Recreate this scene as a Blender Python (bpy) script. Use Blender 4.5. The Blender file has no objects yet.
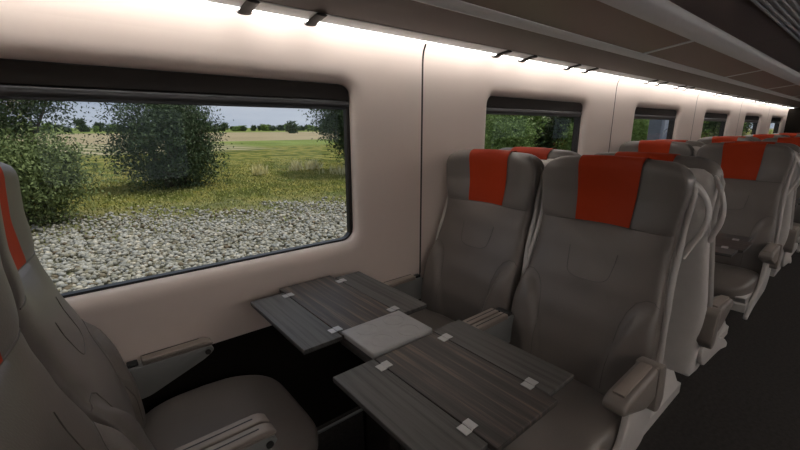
import bpy, bmesh, math, random
from mathutils import Vector, Matrix, noise
import numpy as np
C = bpy.context.scene
COL = C.collection
PI = math.pi

# ------------------------------------------------------------------ camera, world, sun, exposure
cam = bpy.data.cameras.new('camera')
cam.sensor_width = 36.0
cam.lens = 18.0
cam.clip_start = 0.02
cam.clip_end = 2000
cam_o = bpy.data.objects.new('camera', cam)
COL.objects.link(cam_o)
CAM_Z = 1.34
yaw, pit = math.radians(50.354), math.radians(13.766)
fwd = Vector((math.cos(yaw) * math.cos(pit), math.sin(yaw) * math.cos(pit), -math.sin(pit)))
cam_o.location = (0, 0, CAM_Z)
cam_o.rotation_euler = fwd.to_track_quat('-Z', 'Y').to_euler()
C.camera = cam_o
C.view_settings.view_transform = 'Standard'
C.view_settings.look = 'None'
C.view_settings.gamma = 1.0
C.view_settings.exposure = 0.08
try:
    C.view_settings.use_curve_mapping = False
except Exception:
    pass

world = bpy.data.worlds.new('overcast_sky')
C.world = world
world.use_nodes = True
wt = world.node_tree
wt.nodes.clear()
w_out = wt.nodes.new('ShaderNodeOutputWorld')
w_bg = wt.nodes.new('ShaderNodeBackground')
w_tc = wt.nodes.new('ShaderNodeTexCoord')
w_map = wt.nodes.new('ShaderNodeMapping')
w_map.inputs['Scale'].default_value = (1.5, 1.5, 9.0)
w_no = wt.nodes.new('ShaderNodeTexNoise')
w_no.inputs['Scale'].default_value = 1.6
w_no.inputs['Detail'].default_value = 5
w_cr = wt.nodes.new('ShaderNodeValToRGB')
w_cr.color_ramp.elements[0].position = 0.38
w_cr.color_ramp.elements[0].color = (0.42, 0.47, 0.60, 1)
w_cr.color_ramp.elements[1].position = 0.66
w_cr.color_ramp.elements[1].color = (0.62, 0.65, 0.74, 1)
wt.links.new(w_tc.outputs['Generated'], w_map.inputs['Vector'])
wt.links.new(w_map.outputs['Vector'], w_no.inputs['Vector'])
wt.links.new(w_no.outputs['Fac'], w_cr.inputs['Fac'])
wt.links.new(w_cr.outputs['Color'], w_bg.inputs['Color'])
wt.links.new(w_bg.outputs['Background'], w_out.inputs['Surface'])
w_bg.inputs['Strength'].default_value = 0.95

sun = bpy.data.lights.new('sun', 'SUN')
sun.energy = 2.3
sun.color = (1.0, 0.96, 0.88)
sun.angle = math.radians(2.0)
sun_o = bpy.data.objects.new('sun', sun)
COL.objects.link(sun_o)
sun_o.rotation_euler = Vector((-0.45, 0.12, -1.0)).to_track_quat('-Z', 'Y').to_euler()
STRIP = 8.8          # light strip brightness

# ------------------------------------------------------------------ materials
def mat(name, col, rough=0.5, metal=0.0, spec=0.5, noise_amt=0.0, noise_scale=20.0, bump=0.0, bump_scale=200.0,
        emit=None, emit_s=0.0):
    m = bpy.data.materials.new(name)
    m.use_nodes = True
    nt = m.node_tree
    b = nt.nodes['Principled BSDF']
    b.inputs['Base Color'].default_value = (*col, 1)
    b.inputs['Roughness'].default_value = rough
    b.inputs['Metallic'].default_value = metal
    b.inputs['Specular IOR Level'].default_value = spec
    tc = nt.nodes.new('ShaderNodeTexCoord')
    if noise_amt > 0:
        n = nt.nodes.new('ShaderNodeTexNoise')
        n.inputs['Scale'].default_value = noise_scale
        n.inputs['Detail'].default_value = 4
        r = nt.nodes.new('ShaderNodeValToRGB')
        r.color_ramp.elements[0].position = 0.3
        r.color_ramp.elements[1].position = 0.7
        r.color_ramp.elements[0].color = (*[c * (1 - noise_amt) for c in col], 1)
        r.color_ramp.elements[1].color = (*[min(1, c * (1 + noise_amt)) for c in col], 1)
        nt.links.new(tc.outputs['Object'], n.inputs['Vector'])
        nt.links.new(n.outputs['Fac'], r.inputs['Fac'])
        nt.links.new(r.outputs['Color'], b.inputs['Base Color'])
    if bump > 0:
        n2 = nt.nodes.new('ShaderNodeTexNoise')
        n2.inputs['Scale'].default_value = bump_scale
        n2.inputs['Detail'].default_value = 3
        bp = nt.nodes.new('ShaderNodeBump')
        bp.inputs['Strength'].default_value = bump
        bp.inputs['Distance'].default_value = 0.002
        nt.links.new(tc.outputs['Object'], n2.inputs['Vector'])
        nt.links.new(n2.outputs['Fac'], bp.inputs['Height'])
        nt.links.new(bp.outputs['Normal'], b.inputs['Normal'])
    if emit:
        b.inputs['Emission Color'].default_value = (*emit, 1)
        b.inputs['Emission Strength'].default_value = emit_s
    return m

M = {}
M['leather'] = mat('grey_brown_leather', (0.142, 0.124, 0.109), 0.40, noise_amt=0.05, noise_scale=6, bump=0.25, bump_scale=260)
M['head'] = mat('grey_head_leather', (0.155, 0.140, 0.126), 0.40, noise_amt=0.05, noise_scale=6, bump=0.25, bump_scale=260)
M['orange'] = mat('orange_leather', (0.37, 0.033, 0.005), 0.6, spec=0.2, noise_amt=0.06, noise_scale=5, bump=0.25, bump_scale=260)
M['stitch'] = mat('seam_thread', (0.085, 0.074, 0.065), 0.6)
M['shell'] = mat('warm_grey_plastic', (0.50, 0.475, 0.45), 0.38, noise_amt=0.04)
M['shell_dark'] = mat('dark_grey_plastic', (0.08, 0.075, 0.07), 0.45)
M['plate'] = mat('cool_grey_plastic', (0.21, 0.215, 0.21), 0.4)
M['pad'] = mat('armrest_leather', (0.25, 0.21, 0.18), 0.45, noise_amt=0.05, bump=0.2, bump_scale=260)
M['arm'] = mat('brown_grey_armrest', (0.19, 0.165, 0.145), 0.42, noise_amt=0.05, bump=0.2, bump_scale=260)
M['black'] = mat('black_rubber', (0.012, 0.012, 0.012), 0.5)
M['wall'] = mat('beige_wall_panel', (0.73, 0.632, 0.57), 0.5, noise_amt=0.02, noise_scale=3)
M['seam'] = mat('dark_panel_gap', (0.05, 0.04, 0.035), 0.8)
M['lower'] = mat('black_wall_carpet', (0.012, 0.010, 0.008), 0.95, spec=0.1)
M['floor'] = mat('charcoal_carpet', (0.034, 0.031, 0.029), 0.95, spec=0.1, noise_amt=0.2, noise_scale=60, bump=0.3, bump_scale=400)
M['frame'] = mat('black_window_gasket', (0.012, 0.012, 0.014), 0.35)
M['blind'] = mat('dark_brown_blind', (0.020, 0.016, 0.013), 0.7)
M['blindbar'] = mat('grey_blind_bar', (0.075, 0.077, 0.08), 0.35, metal=0.4)
M['rack_brown'] = mat('brown_smoked_glass', (0.21, 0.145, 0.112), 0.4)
M['rack_inner'] = mat('dark_brown_rack_panel', (0.105, 0.074, 0.060), 0.5)
M['rack_grey'] = mat('grey_aluminium_rail', (0.74, 0.76, 0.77), 0.45)
M['ceil'] = mat('dark_taupe_ceiling', (0.42, 0.345, 0.32), 0.7)
M['rib'] = mat('ribbed_grille_grey', (0.85, 0.84, 0.83), 0.5)
M['tile'] = mat('pale_grey_table_tile', (0.34, 0.335, 0.325), 0.5, noise_amt=0.05, noise_scale=40)
M['hinge'] = mat('brushed_steel_hinge', (0.42, 0.42, 0.42), 0.35, metal=0.4)
M['standin'] = mat('grey_standin', (0.16, 0.17, 0.20), 0.8, noise_amt=0.1)
M['pale_standin'] = mat('pale_grey_standin', (0.36, 0.37, 0.41), 0.8, noise_amt=0.1)
M['bark'] = mat('grey_bark', (0.13, 0.10, 0.075), 0.9, noise_amt=0.3, noise_scale=8)
M['strip_fill'] = mat('far_fill_strip', (1, 1, 1), 0.5, emit=(1.0, 0.955, 0.91), emit_s=27.0)  # unseen strip, boosted above the window-side one as fill for the cabin
M['strip'] = mat('light_strip', (1, 1, 1), 0.5, emit=(1.0, 0.955, 0.91), emit_s=STRIP)

def wood(name, base, streak, amt):
    m = bpy.data.materials.new(name); m.use_nodes = True
    nt = m.node_tree; b = nt.nodes['Principled BSDF']
    tc = nt.nodes.new('ShaderNodeTexCoord'); mp = nt.nodes.new('ShaderNodeMapping')
    mp.inputs['Scale'].default_value = (75, 1.8, 1)
    n = nt.nodes.new('ShaderNodeTexNoise'); n.inputs['Scale'].default_value = 1.0; n.inputs['Detail'].default_value = 6
    n.inputs['Roughness'].default_value = 0.7
    r = nt.nodes.new('ShaderNodeValToRGB')
    r.color_ramp.elements[0].position = 0.36; r.color_ramp.elements[0].color = (*[c * .55 for c in base], 1)
    r.color_ramp.elements[1].position = 0.66; r.color_ramp.elements[1].color = (*streak, 1)
    e = r.color_ramp.elements.new(0.66 - amt); e.color = (*base, 1)
    nt.links.new(tc.outputs['Object'], mp.inputs['Vector']); nt.links.new(mp.outputs['Vector'], n.inputs['Vector'])
    nt.links.new(n.outputs['Fac'], r.inputs['Fac']); nt.links.new(r.outputs['Color'], b.inputs['Base Color'])
    b.inputs['Roughness'].default_value = 0.48; b.inputs['Specular IOR Level'].default_value = 0.4
    return m
M['wood'] = wood('dark_walnut', (0.056, 0.048, 0.043), (0.16, 0.112, 0.084), 0.14)
M['wood_leaf'] = wood('dark_grey_stained_wood', (0.070, 0.066, 0.061), (0.10, 0.097, 0.090), 0.2)
M['edge'] = mat('dark_table_edging', (0.035, 0.033, 0.03), 0.5)

m = bpy.data.materials.new('window_glass'); m.use_nodes = True
nt = m.node_tree; nt.nodes.clear()
o_ = nt.nodes.new('ShaderNodeOutputMaterial'); tr = nt.nodes.new('ShaderNodeBsdfTransparent'); gl = nt.nodes.new('ShaderNodeBsdfGlossy')
mx = nt.nodes.new('ShaderNodeMixShader'); lw0 = nt.nodes.new('ShaderNodeLayerWeight'); pw = nt.nodes.new('ShaderNodeMath'); pw.operation = 'POWER'; pw.inputs[1].default_value = 6.0; nt.links.new(lw0.outputs[1], pw.inputs[0]); lw = nt.nodes.new('ShaderNodeMath'); lw.operation = 'MULTIPLY_ADD'; lw.inputs[1].default_value = 0.30; lw.inputs[2].default_value = 0.012; nt.links.new(pw.outputs[0], lw.inputs[0])
tr.inputs['Color'].default_value = (0.93, 0.95, 0.94, 1); gl.inputs['Roughness'].default_value = 0.02
nt.links.new(lw.outputs[0], mx.inputs[0]); nt.links.new(tr.outputs[0], mx.inputs[1]); nt.links.new(gl.outputs[0], mx.inputs[2])
nt.links.new(mx.outputs[0], o_.inputs[0]); M['glass'] = m

def leafmat(name, c1, c2):
    m = bpy.data.materials.new(name); m.use_nodes = True
    nt = m.node_tree; b = nt.nodes['Principled BSDF']
    at_ = nt.nodes.new('ShaderNodeAttribute'); at_.attribute_name = 'tone'
    r = nt.nodes.new('ShaderNodeValToRGB')
    r.color_ramp.elements[0].color = (*c1, 1); r.color_ramp.elements[1].color = (*c2, 1)
    nt.links.new(at_.outputs['Fac'], r.inputs['Fac']); nt.links.new(r.outputs['Color'], b.inputs['Base Color'])
    b.inputs['Roughness'].default_value = 0.6
    b.inputs['Specular IOR Level'].default_value = 0.2
    return m
M['leaf_dark'] = leafmat('dark_green_leaves', (0.020, 0.042, 0.018), (0.13, 0.175, 0.085))
M['leaf_light'] = leafmat('pale_green_leaves', (0.05, 0.075, 0.022), (0.31, 0.37, 0.14))
M['leaf_mid'] = leafmat('mid_green_leaves', (0.06, 0.11, 0.025), (0.34, 0.46, 0.14))
M['straw'] = leafmat('straw_grass', (0.70, 0.62, 0.32), (0.95, 0.88, 0.55))
M['weed'] = leafmat('weed_green', (0.15, 0.18, 0.045), (0.50, 0.46, 0.17))
M['stone'] = leafmat('ballast_stone', (0.17, 0.125, 0.08), (0.66, 0.58, 0.46))
for n_ in M['stone'].node_tree.nodes:
    if n_.type == 'VALTORGB':
        for p_, c_ in ((0.25, (0.30, 0.27, 0.19)), (0.45, (0.31, 0.30, 0.27)), (0.62, (0.46, 0.42, 0.34)), (0.8, (0.45, 0.44, 0.41))):
            e_ = n_.color_ramp.elements.new(p_); e_.color = (*c_, 1)

# ------------------------------------------------------------------ mesh helpers
def link_mesh(name, verts, faces, material, parent=None, smooth=True, angle=40, tones=None):
    me = bpy.data.meshes.new(name)
    me.from_pydata([tuple(v) for v in verts], [], faces)
    me.validate(); me.update()
    return link(name, me, material, parent, smooth, angle, tones)

def link(name, me, material, parent=None, smooth=True, angle=40, tones=None):
    if tones is not None:
        a = me.attributes.new('tone', 'FLOAT', 'FACE'); a.data.foreach_set('value', np.asarray(tones, dtype=np.float32))
    me.materials.append(M[material])
    if smooth:
        me.polygons.foreach_set('use_smooth', [True] * len(me.polygons))
        me.set_sharp_from_angle(angle=math.radians(angle))
    o = bpy.data.objects.new(name, me)
    COL.objects.link(o)
    if parent: o.parent = parent
    return o

def bm_link(name, bm, material, parent=None, smooth=True, angle=40):
    bmesh.ops.recalc_face_normals(bm, faces=bm.faces)
    me = bpy.data.meshes.new(name); bm.to_mesh(me); bm.free()
    return link(name, me, material, parent, smooth, angle)

def box(bm, x0, x1, y0, y1, z0, z1, bev=0.0, seg=2):
    r = bmesh.ops.create_cube(bm, size=1)
    vs = r['verts']
    for v in vs:
        v.co = Vector(((x0 + x1) / 2 + v.co.x * (x1 - x0), (y0 + y1) / 2 + v.co.y * (y1 - y0), (z0 + z1) / 2 + v.co.z * (z1 - z0)))
    if bev > 0:
        es = list({e for v in vs for e in v.link_edges})
        bmesh.ops.bevel(bm, geom=es, offset=bev, segments=seg, affect='EDGES', profile=0.5)
    return vs

def boxes(name, lst, material, parent=None, bev=0.0, seg=2):
    bm = bmesh.new()
    for b in lst: box(bm, *b, bev=bev, seg=seg)
    return bm_link(name, bm, material, parent)

def prism_bm(bm, pts, axis, a0, a1, bev=0.0, seg=2):
    """pts: outline; axis 'y' -> pts are (x,z); axis 'x' -> (y,z); axis 'z' -> (x,y)"""
    def P(p, a):
        return {'y': (p[0], a, p[1]), 'x': (a, p[0], p[1]), 'z': (p[0], p[1], a)}[axis]
    A = [bm.verts.new(P(p, a0)) for p in pts]; B = [bm.verts.new(P(p, a1)) for p in pts]
    n = len(pts)
    fs = [bm.faces.new(A), bm.faces.new(B[::-1])]
    for i in range(n): fs.append(bm.faces.new((A[i], B[i], B[(i + 1) % n], A[(i + 1) % n])))
    bmesh.ops.recalc_face_normals(bm, faces=fs)
    if bev > 0:
        es = [e for f in fs[:2] for e in f.edges]
        bmesh.ops.bevel(bm, geom=list(set(es)), offset=bev, segments=seg, affect='EDGES', profile=0.5)

def prism(name, pts, axis, a0, a1, material, parent=None, bev=0.0, seg=2):
    bm = bmesh.new(); prism_bm(bm, pts, axis, a0, a1, bev, seg)
    return bm_link(name, bm, material, parent)

def round_poly(pts, r, n=5):
    """round corners of a convex-ish outline"""
    out = []
    N = len(pts)
    for i in range(N):
        p0, p1, p2 = Vector(pts[i - 1]), Vector(pts[i]), Vector(pts[(i + 1) % N])
        rr = r[i] if isinstance(r, (list, tuple)) else r
        d0 = (p0 - p1); d2 = (p2 - p1)
        rr = min(rr, d0.length * .48, d2.length * .48)
        if rr < 1e-4: out.append(tuple(p1)); continue
        a = p1 + d0.normalized() * rr; b = p1 + d2.normalized() * rr
        for k in range(n + 1):
            t = k / n
            q = a * (1 - t) ** 2 + p1 * 2 * t * (1 - t) + b * t * t
            out.append(tuple(q))
    return out

def tube_geo(path, rad, n=8, flat=None):
    V = []; F = []
    P = [Vector(p) for p in path]
    up0 = Vector((0.13, 0.27, 0.95))
    for i, p in enumerate(P):
        d = (P[min(i + 1, len(P) - 1)] - P[max(i - 1, 0)]).normalized()
        if flat is not None: a = Vector(flat); a = (a - d * a.dot(d)).normalized()
        else: a = (up0 - d * up0.dot(d)).normalized()
        b = d.cross(a)
        r = rad(i / (len(P) - 1)) if callable(rad) else rad
        ra, rb = r if isinstance(r, tuple) else (r, r)
        for k in range(n):
            t = 2 * PI * k / n
            V.append(p + a * math.cos(t) * ra + b * math.sin(t) * rb)
    for i in range(len(P) - 1):
        for k in range(n):
            F.append((i * n + k, i * n + (k + 1) % n, (i + 1) * n + (k + 1) % n, (i + 1) * n + k))
    F.append(tuple(range(n))[::-1]); F.append(tuple((len(P) - 1) * n + k for k in range(n)))
    return V, F

def merge(geos):
    V = []; F = []
    for v, f in geos:
        o = len(V); V += list(v); F += [tuple(i + o for i in q) for q in f]
    return V, F

def empty(name, loc, label, cat, group=None):
    o = bpy.data.objects.new(name, None); COL.objects.link(o); o.location = loc
    o.empty_display_size = 0.1
    return tag(o, label, cat, group)
def tag(o, label, cat, group=None):
    o['label'] = label; o['category'] = cat
    if group: o['group'] = group
    return o
def struct(o): o['kind'] = 'structure'; return o
def kids(o, pool): return [c for c in pool if c.parent == o]
def copy_thing(root, loc, label, group=None):
    def rec(o, par):
        c = o.copy(); COL.objects.link(c)
        if par: c.parent = par
        for ch in o.children: rec(ch, c)
        return c
    r = rec(root, None); r.location = loc; r['label'] = label
    if group: r['group'] = group
    return r
def smooth(t): t = max(0, min(1, t)); return t * t * (3 - 2 * t)
def lerp_tab(tab, z):
    if z <= tab[0][0]: return tab[0][1]
    for (a, b), (c, d) in zip(tab, tab[1:]):
        if z <= c: return b + (d - b) * (smooth((z - a) / (c - a)) * .35 + .65 * (z - a) / (c - a))
    return tab[-1][1]

# ------------------------------------------------------------------ room shell
X0, X1 = -2.6, 11.24
YW = 1.44
PITCH = 1.985
WH = 0.555            # half width of window
WZ0, WZ1 = 0.848, 1.509
ZB = 0.575             # bottom of beige panel
ZT = 1.70
SEAMS = [-0.69, 1.328, 3.370, 5.385, 7.380, 9.380]

# floor / ceiling / ends / right side
struct(boxes('floor', [(X0, X1, -1.6, 1.6, -0.12, 0.0)], 'floor'))
struct(boxes('ceiling', [(X0, X1, -1.6, 1.6, 2.152, 2.3)], 'ceil'))
bm = bmesh.new()
for k in range(0, 8):
    xs = 3.33 + PITCH * (k - 3)
    for s in (1, -1):
        a, b = xs + 0.006, xs + PITCH - 0.006
        y0, y1 = (0.76, 1.43) if s > 0 else (-1.43, -0.76)
        if b < X1: box(bm, a, b, y0, y1, 2.14, 2.15, bev=0.002, seg=1)
struct(bm_link('ceiling_panels', bm, 'ceil'))
bpy.data.objects['ceiling_panels'].name = 'trim_1'
bm = bmesh.new()
box(bm, X0, X1, -0.75, 0.75, 2.135, 2.15)
for i in range(38):
    y = -0.735 + i * 0.0397
    box(bm, X0, X1, y - 0.009, y + 0.009, 2.118, 2.136, bev=0.004, seg=1)
o = bm_link('trim_2', bm, 'rib'); struct(o)
struct(boxes('wall_far', [(X1, X1 + .1, -1.6, 1.6, 0, 2.15)], 'lower'))
struct(boxes('wall_near', [(X0 - .1, X0, -1.6, 1.6, 0, 2.15)], 'lower'))
struct(boxes('baseboard_right', [(X0, X1, -1.6, -1.445, 0, ZB)], 'lower'))
struct(boxes('baseboard_left', [(X0, X1, 1.447, 1.6, 0, ZB - 0.002)], 'lower'))
struct(boxes('trim_3', [(X0, X1, 1.402, 1.416, 0.0, 0.010)], 'plate', bev=0.004))

# window wall: one panel per window
def rrect(cx, cz, hw, hh, r, n=8):
    pts = []
    for (sx, sz, a0) in ((1, 1, 0), (-1, 1, 90), (-1, -1, 180), (1, -1, 270)):
        for k in range(n + 1):
            a = math.radians(a0 + 90 * k / n)
            pts.append((cx + sx * (hw - r) + r * math.cos(a), cz + sz * (hh - r) + r * math.sin(a)))
    out = []
    N = len(pts)
    for i in range(N):          # subdivide the long sides
        out.append(pts[i])
        a, b = Vector(pts[i]), Vector(pts[(i + 1) % N])
        if (b - a).length > 0.1:
            m_ = 8
            for k in range(1, m_): out.append(tuple(a.lerp(b, k / m_)))
    return out

def panel(xa, xb, cx):
    V = []; F = []
    cz = (WZ0 + WZ1) / 2; hh = (WZ1 - WZ0) / 2
    rings = []
    # (outset, y, extra radius)
    prof = [(0.0, 1.500), (0.0, 1.470), (0.003, 1.459), (0.010, 1.451), (0.020, 1.4455), (0.034, 1.4415), (0.050, 1.4400), (0.058, 1.4400)]
    for (off, y) in prof:
        pts = rrect(cx, cz, WH + off, hh + off, 0.055 + off)
        rings.append([(p[0], y, p[1]) for p in pts])
    # outer rectangle: project outward
    zt = ZT - 0.08
    outer = []
    for p in rings[-1]:
        dx, dz = p[0] - cx, p[2] - cz
        ex = (xb - cx) if dx > 0 else (cx - xa)
        ez = (zt - cz) if dz > 0 else (cz - ZB)
        hw_, hh_ = WH + .058, hh + .058
        if abs(abs(dx) - hw_) < 1e-3 and abs(dz) < hh_ - .1:
            q = (cx + math.copysign(ex, dx), cz + dz * 1.0)
            q = (q[0], cz + dz / (hh_ - .1) * ez * 0.98 if abs(dz) > hh_ * .0 else cz)
        elif abs(abs(dz) - hh_) < 1e-3:
            q = (cx + dx / (hw_ - .1) * ex * .98, cz + math.copysign(ez, dz))
        else:
            q = (cx + math.copysign(ex, dx), cz + math.copysign(ez, dz))
        q = (max(xa, min(xb, q[0])), max(ZB, min(zt, q[1])))
        outer.append((q[0], YW, q[1]))
    n = len(outer)
    last = list(rings[-1])
    for r in rings: V += r
    base = len(V); V += last + outer
    for k in range(n): F.append((base + k, base + (k + 1) % n, base + n + (k + 1) % n, base + n + k))
    for i in range(len(rings) - 1):
        for k in range(n):
            a, b = i * n + k, i * n + (k + 1) % n
            F.append((a, b, b + n, a + n))
    # cove at the top
    base = len(V)
    cove = [(YW, zt), (1.4385, ZT - .05), (1.434, ZT - .025), (1.424, ZT - .004), (1.41, ZT + .02), (1.41, 2.15)]
    for (y, z) in cove: V += [(xa, y, z), (xb, y, z)]
    for i in range(len(cove) - 1):
        b = base + 2 * i; F.append((b, b + 1, b + 3, b + 2))
    # returns at panel edges and bottom
    base = len(V)
    V += [(xa, YW, ZB), (xa, 1.50, ZB), (xb, 1.50, ZB), (xb, YW, ZB)]
    F.append((base, base + 1, base + 2, base + 3))
    # back sheet around the opening (so that no daylight leaks in)
    return V, F

geos = []; back = bmesh.new()
PX = [(X0, SEAMS[0])] + list(zip(SEAMS, SEAMS[1:])) + [(SEAMS[-1], X1)]
wins = []
for (a, b) in PX:
    k = round((a - 1.328) / 2.0)
    cx = 2.38 + PITCH * k if a > X0 + .01 else None
    if cx is None or b > X1 - 0.01 and cx + WH + .05 > b:
        v = [(a + .003, YW, ZB), (b - .003, YW, ZB), (b - .003, YW, ZT - .05), (a + .003, YW, ZT - .05), (b - .003, 1.41, ZT + .02), (a + .003, 1.41, ZT + .02), (b - .003, 1.41, 2.15), (a + .003, 1.41, 2.15)]
        geos.append((v, [(0, 1, 2, 3), (3, 2, 4, 5), (5, 4, 6, 7)]))
        box(back, a, b, 1.505, 1.535, 0, 2.15)
    else:
        geos.append(panel(a + .0055, b - .0055, cx)); wins.append(cx)
        box(back, a, cx - WH - .01, 1.505, 1.535, 0, 2.15); box(back, cx + WH + .01, b, 1.505, 1.535, 0, 2.15)
        box(back, cx - WH - .01, cx + WH + .01, 1.505, 1.535, 0, WZ0 - .01); box(back, cx - WH - .01, cx + WH + .01, 1.505, 1.535, WZ1 + .01, 2.15)
V, F = merge(geos)
wl = link_mesh('wall_left', V, F, 'wall', angle=50); struct(wl)
wr = link_mesh('wall_right', [(v[0], -v[1], v[2]) for v in V], F, 'wall', angle=50); struct(wr)
me = wl.data
bm = bmesh.new(); bm.from_mesh(me); bmesh.ops.recalc_face_normals(bm, faces=bm.faces); bm.to_mesh(me); bm.free()
bk = bm_link('wall_outer', back, 'seam'); struct(bk)
bk2 = bk.copy(); bk2.name = 'wall_outer_right'; bk2.location.y = -3.04; COL.objects.link(bk2)
struct(boxes('trim_4', [(s - .0053, s + .0053, 1.4425, 1.50, ZB, 2.15) for s in SEAMS], 'seam'))

# windows: gasket frame, glass, blind
def ring_prism(bm, inner, outer, y0, y1):
    n = len(inner)
    A = [bm.verts.new((p[0], y0, p[1])) for p in inner]; B = [bm.verts.new((p[0], y0, p[1])) for p in outer]
    A2 = [bm.verts.new((p[0], y1, p[1])) for p in inner]; B2 = [bm.verts.new((p[0], y1, p[1])) for p in outer]
    for i in range(n):
        j = (i + 1) % n
        bm.faces.new((A[i], A[j], B[j], B[i])); bm.faces.new((A[i], A2[i], A2[j], A[j])); bm.faces.new((A2[i], B2[i], B2[j], A2[j]))
for i, cx in enumerate(wins):
    cz = (WZ0 + WZ1) / 2; hh = (WZ1 - WZ0) / 2
    g = boxes('window_%d' % (i + 1), [(cx - WH - .004, cx + WH + .004, 1.507, 1.513, WZ0 - .004, WZ1 + .004)], 'glass'); struct(g)
    bm = bmesh.new()
    ring_prism(bm, rrect(cx, cz, WH - .010, hh - .008, 0.045), rrect(cx, cz, WH + .002, hh + .002, 0.055), 1.480, 1.506)
    bm_link('window_gasket', bm, 'frame', g)
    bm = bmesh.new()
    box(bm, cx - WH + .004, cx + WH - .004, 1.472, 1.500, WZ1 - .062, WZ1 - .002, bev=.006)
    box(bm, cx + WH - .018, cx + WH - .004, 1.476, 1.502, WZ0 + .03, WZ1 - .06, bev=.003)
    bm_link('blind_cassette', bm, 'blind', g)
    V, F = merge([tube_geo([(cx - WH + .006, 1.484, WZ1 - .077), (cx + WH - .006, 1.484, WZ1 - .077)], (.016, .012), 14, flat=(0, 0, 1)),
                  tube_geo([(cx - WH + .006, 1.486, WZ1 - .094), (cx + WH - .006, 1.486, WZ1 - .094)], .006, 8)])
    link_mesh('blind_bar', V, F, 'blindbar', g)
for i, cx in enumerate(wins):
    struct(boxes('window_%d' % (i + 1 + len(wins)), [(cx - WH - .004, cx + WH + .004, -1.513, -1.507, WZ0 - .004, WZ1 + .004)], 'glass'))

# ------------------------------------------------------------------ luggage rack, light strip, hooks
def yz(z0, t, y): return (y, CAM_Z + t * y)
def rack(sgn, label):
    r = empty('luggage_rack', (0, sgn * 1.0, 1.72), label, 'luggage rack')
    r_pts = lambda pts: [(sgn * p[0] - sgn * 1.0, p[1] - 1.72) for p in pts]
    def ex(name, pts, m, par, a0=X0, a1=X1, bev=0.0):
        return prism(name, r_pts(pts), 'x', a0, a1, m, par, bev)
    ex('wall_rail', [(1.405, 1.716), (1.362, 1.6985), (1.300, 1.708), (1.300, 1.728), (1.405, 1.745)], 'rack_grey', r)
    ex('inner_panel', [(1.300, 1.7105), (1.080, 1.7425), (1.080, 1.756), (1.300, 1.724)], 'rack_inner', r)
    ex('middle_rail', [(1.082, 1.7405), (1.066, 1.7365), (1.055, 1.742), (1.040, 1.7405), (1.020, 1.7525), (1.020, 1.772), (1.082, 1.764)], 'rack_grey', r)
    xs = [X0] + [-0.87 + 1.78 * k for k in range(7)] + [X1]
    for a, b in zip(xs, xs[1:]):
        ex('shelf_panel', [(1.020, 1.7560), (0.780, 1.7910), (0.780, 1.800), (1.020, 1.765)], 'rack_brown', r, a + .012, b - .012)
    for a in xs[1:-1]:
        ex('divider_bar', [(1.022, 1.7520), (0.778, 1.7875), (0.778, 1.800), (1.022, 1.768)], 'rack_grey', r, a - .018, a + .018)
    ex('front_rail', round_poly([(0.782, 1.786), (0.735, 1.795), (0.700, 1.812), (0.692, 1.835), (0.700, 1.852), (0.790, 1.81)], 0.006, 2), 'rack_grey', r)
    return r
rack(1, 'long grey and brown overhead luggage rack above the window wall')
rack(-1, 'matching overhead luggage rack above the opposite side wall')
for s, l in ((1, 'glowing white light strip along top of window wall'), (-1, 'unseen light strip along the far side wall, brightened as fill')):
    o = prism('light_strip', [(s * 1.404, 1.7005), (s * 1.366, 1.697), (s * 1.366, 1.6995), (s * 1.404, 1.7150)], 'x', X0, X1, 'strip' if s > 0 else 'strip_fill'); tag(o, l, 'light strip')
hx = []
for k in range(-1, 5):
    for d in (1.78, 2.01, 2.49, 2.72):
        x = d + PITCH * k
        if x > 0.2 and x < X1 - .2: hx.append(x)
def hook_geo():
    path = [(0, y - 1.343, z - 1.708) for y, z in ((1.296, 1.7055), (1.315, 1.7025), (1.340, 1.6985), (1.362, 1.6945), (1.376, 1.6885), (1.388, 1.690), (1.394, 1.696))]
    return tube_geo(path, (.021, .0055), 10, flat=(1, 0, 0))
hv, hf = hook_geo()
h0 = None
for i, x in enumerate(sorted(hx)):
    names = ['black clip hook under luggage rack, nearest above the big window', 'black clip hook under luggage rack above right end of big window',
             'first black clip hook right of the nearest wall seam', 'second black clip hook right of the nearest wall seam',
             'third black clip hook right of the nearest wall seam', 'fourth black clip hook right of the nearest wall seam']
    lab = names[i] if i < 6 else 'small black clip hook under the distant part of luggage rack'
    if h0 is None:
        h0 = link_mesh('coat_hook', hv, hf, 'black'); h = h0
    else:
        h = h0.copy(); COL.objects.link(h)
    h.location = (x, 1.343, 1.708)
    tag(h, lab, 'hook', 'clip hooks under the luggage rack')

# ------------------------------------------------------------------ seat
NX = 4.2
XF = [(0.40, 0.090), (0.47, 0.085), (0.56, 0.092), (0.66, 0.116), (0.78, 0.156), (0.90, 0.198), (1.00, 0.228), (1.10, 0.238), (1.24, 0.232)]
HWT = [(0.40, 0.240), (0.50, 0.256), (0.66, 0.260), (0.80, 0.242), (0.92, 0.232), (1.02, 0.236), (1.12, 0.250), (1.24, 0.252)]
HDT = [(0.40, 0.045), (0.60, 0.055), (0.80, 0.048), (0.97, 0.042), (1.03, 0.050), (1.14, 0.052), (1.24, 0.050)]
ZTOP = 1.226
def hw_at(z, ztop=ZTOP):
    w = lerp_tab(HWT, z); r = 0.075
    if z > ztop - r: w -= r * (1 - math.sqrt(max(0, 1 - ((z - ztop + r) / r) ** 2)))
    return w
def hd_at(z, ztop=ZTOP, o=0.0):
    h = lerp_tab(HDT, z); r = 0.045
    if z > ztop - r: h *= max(0, 1 - ((z - ztop + r) / r) ** 2.2) ** .5
    if z < 0.44: h *= max(0.02, 1 - ((0.44 - z) / .04) ** 2) ** .5
    return h + o
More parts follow.
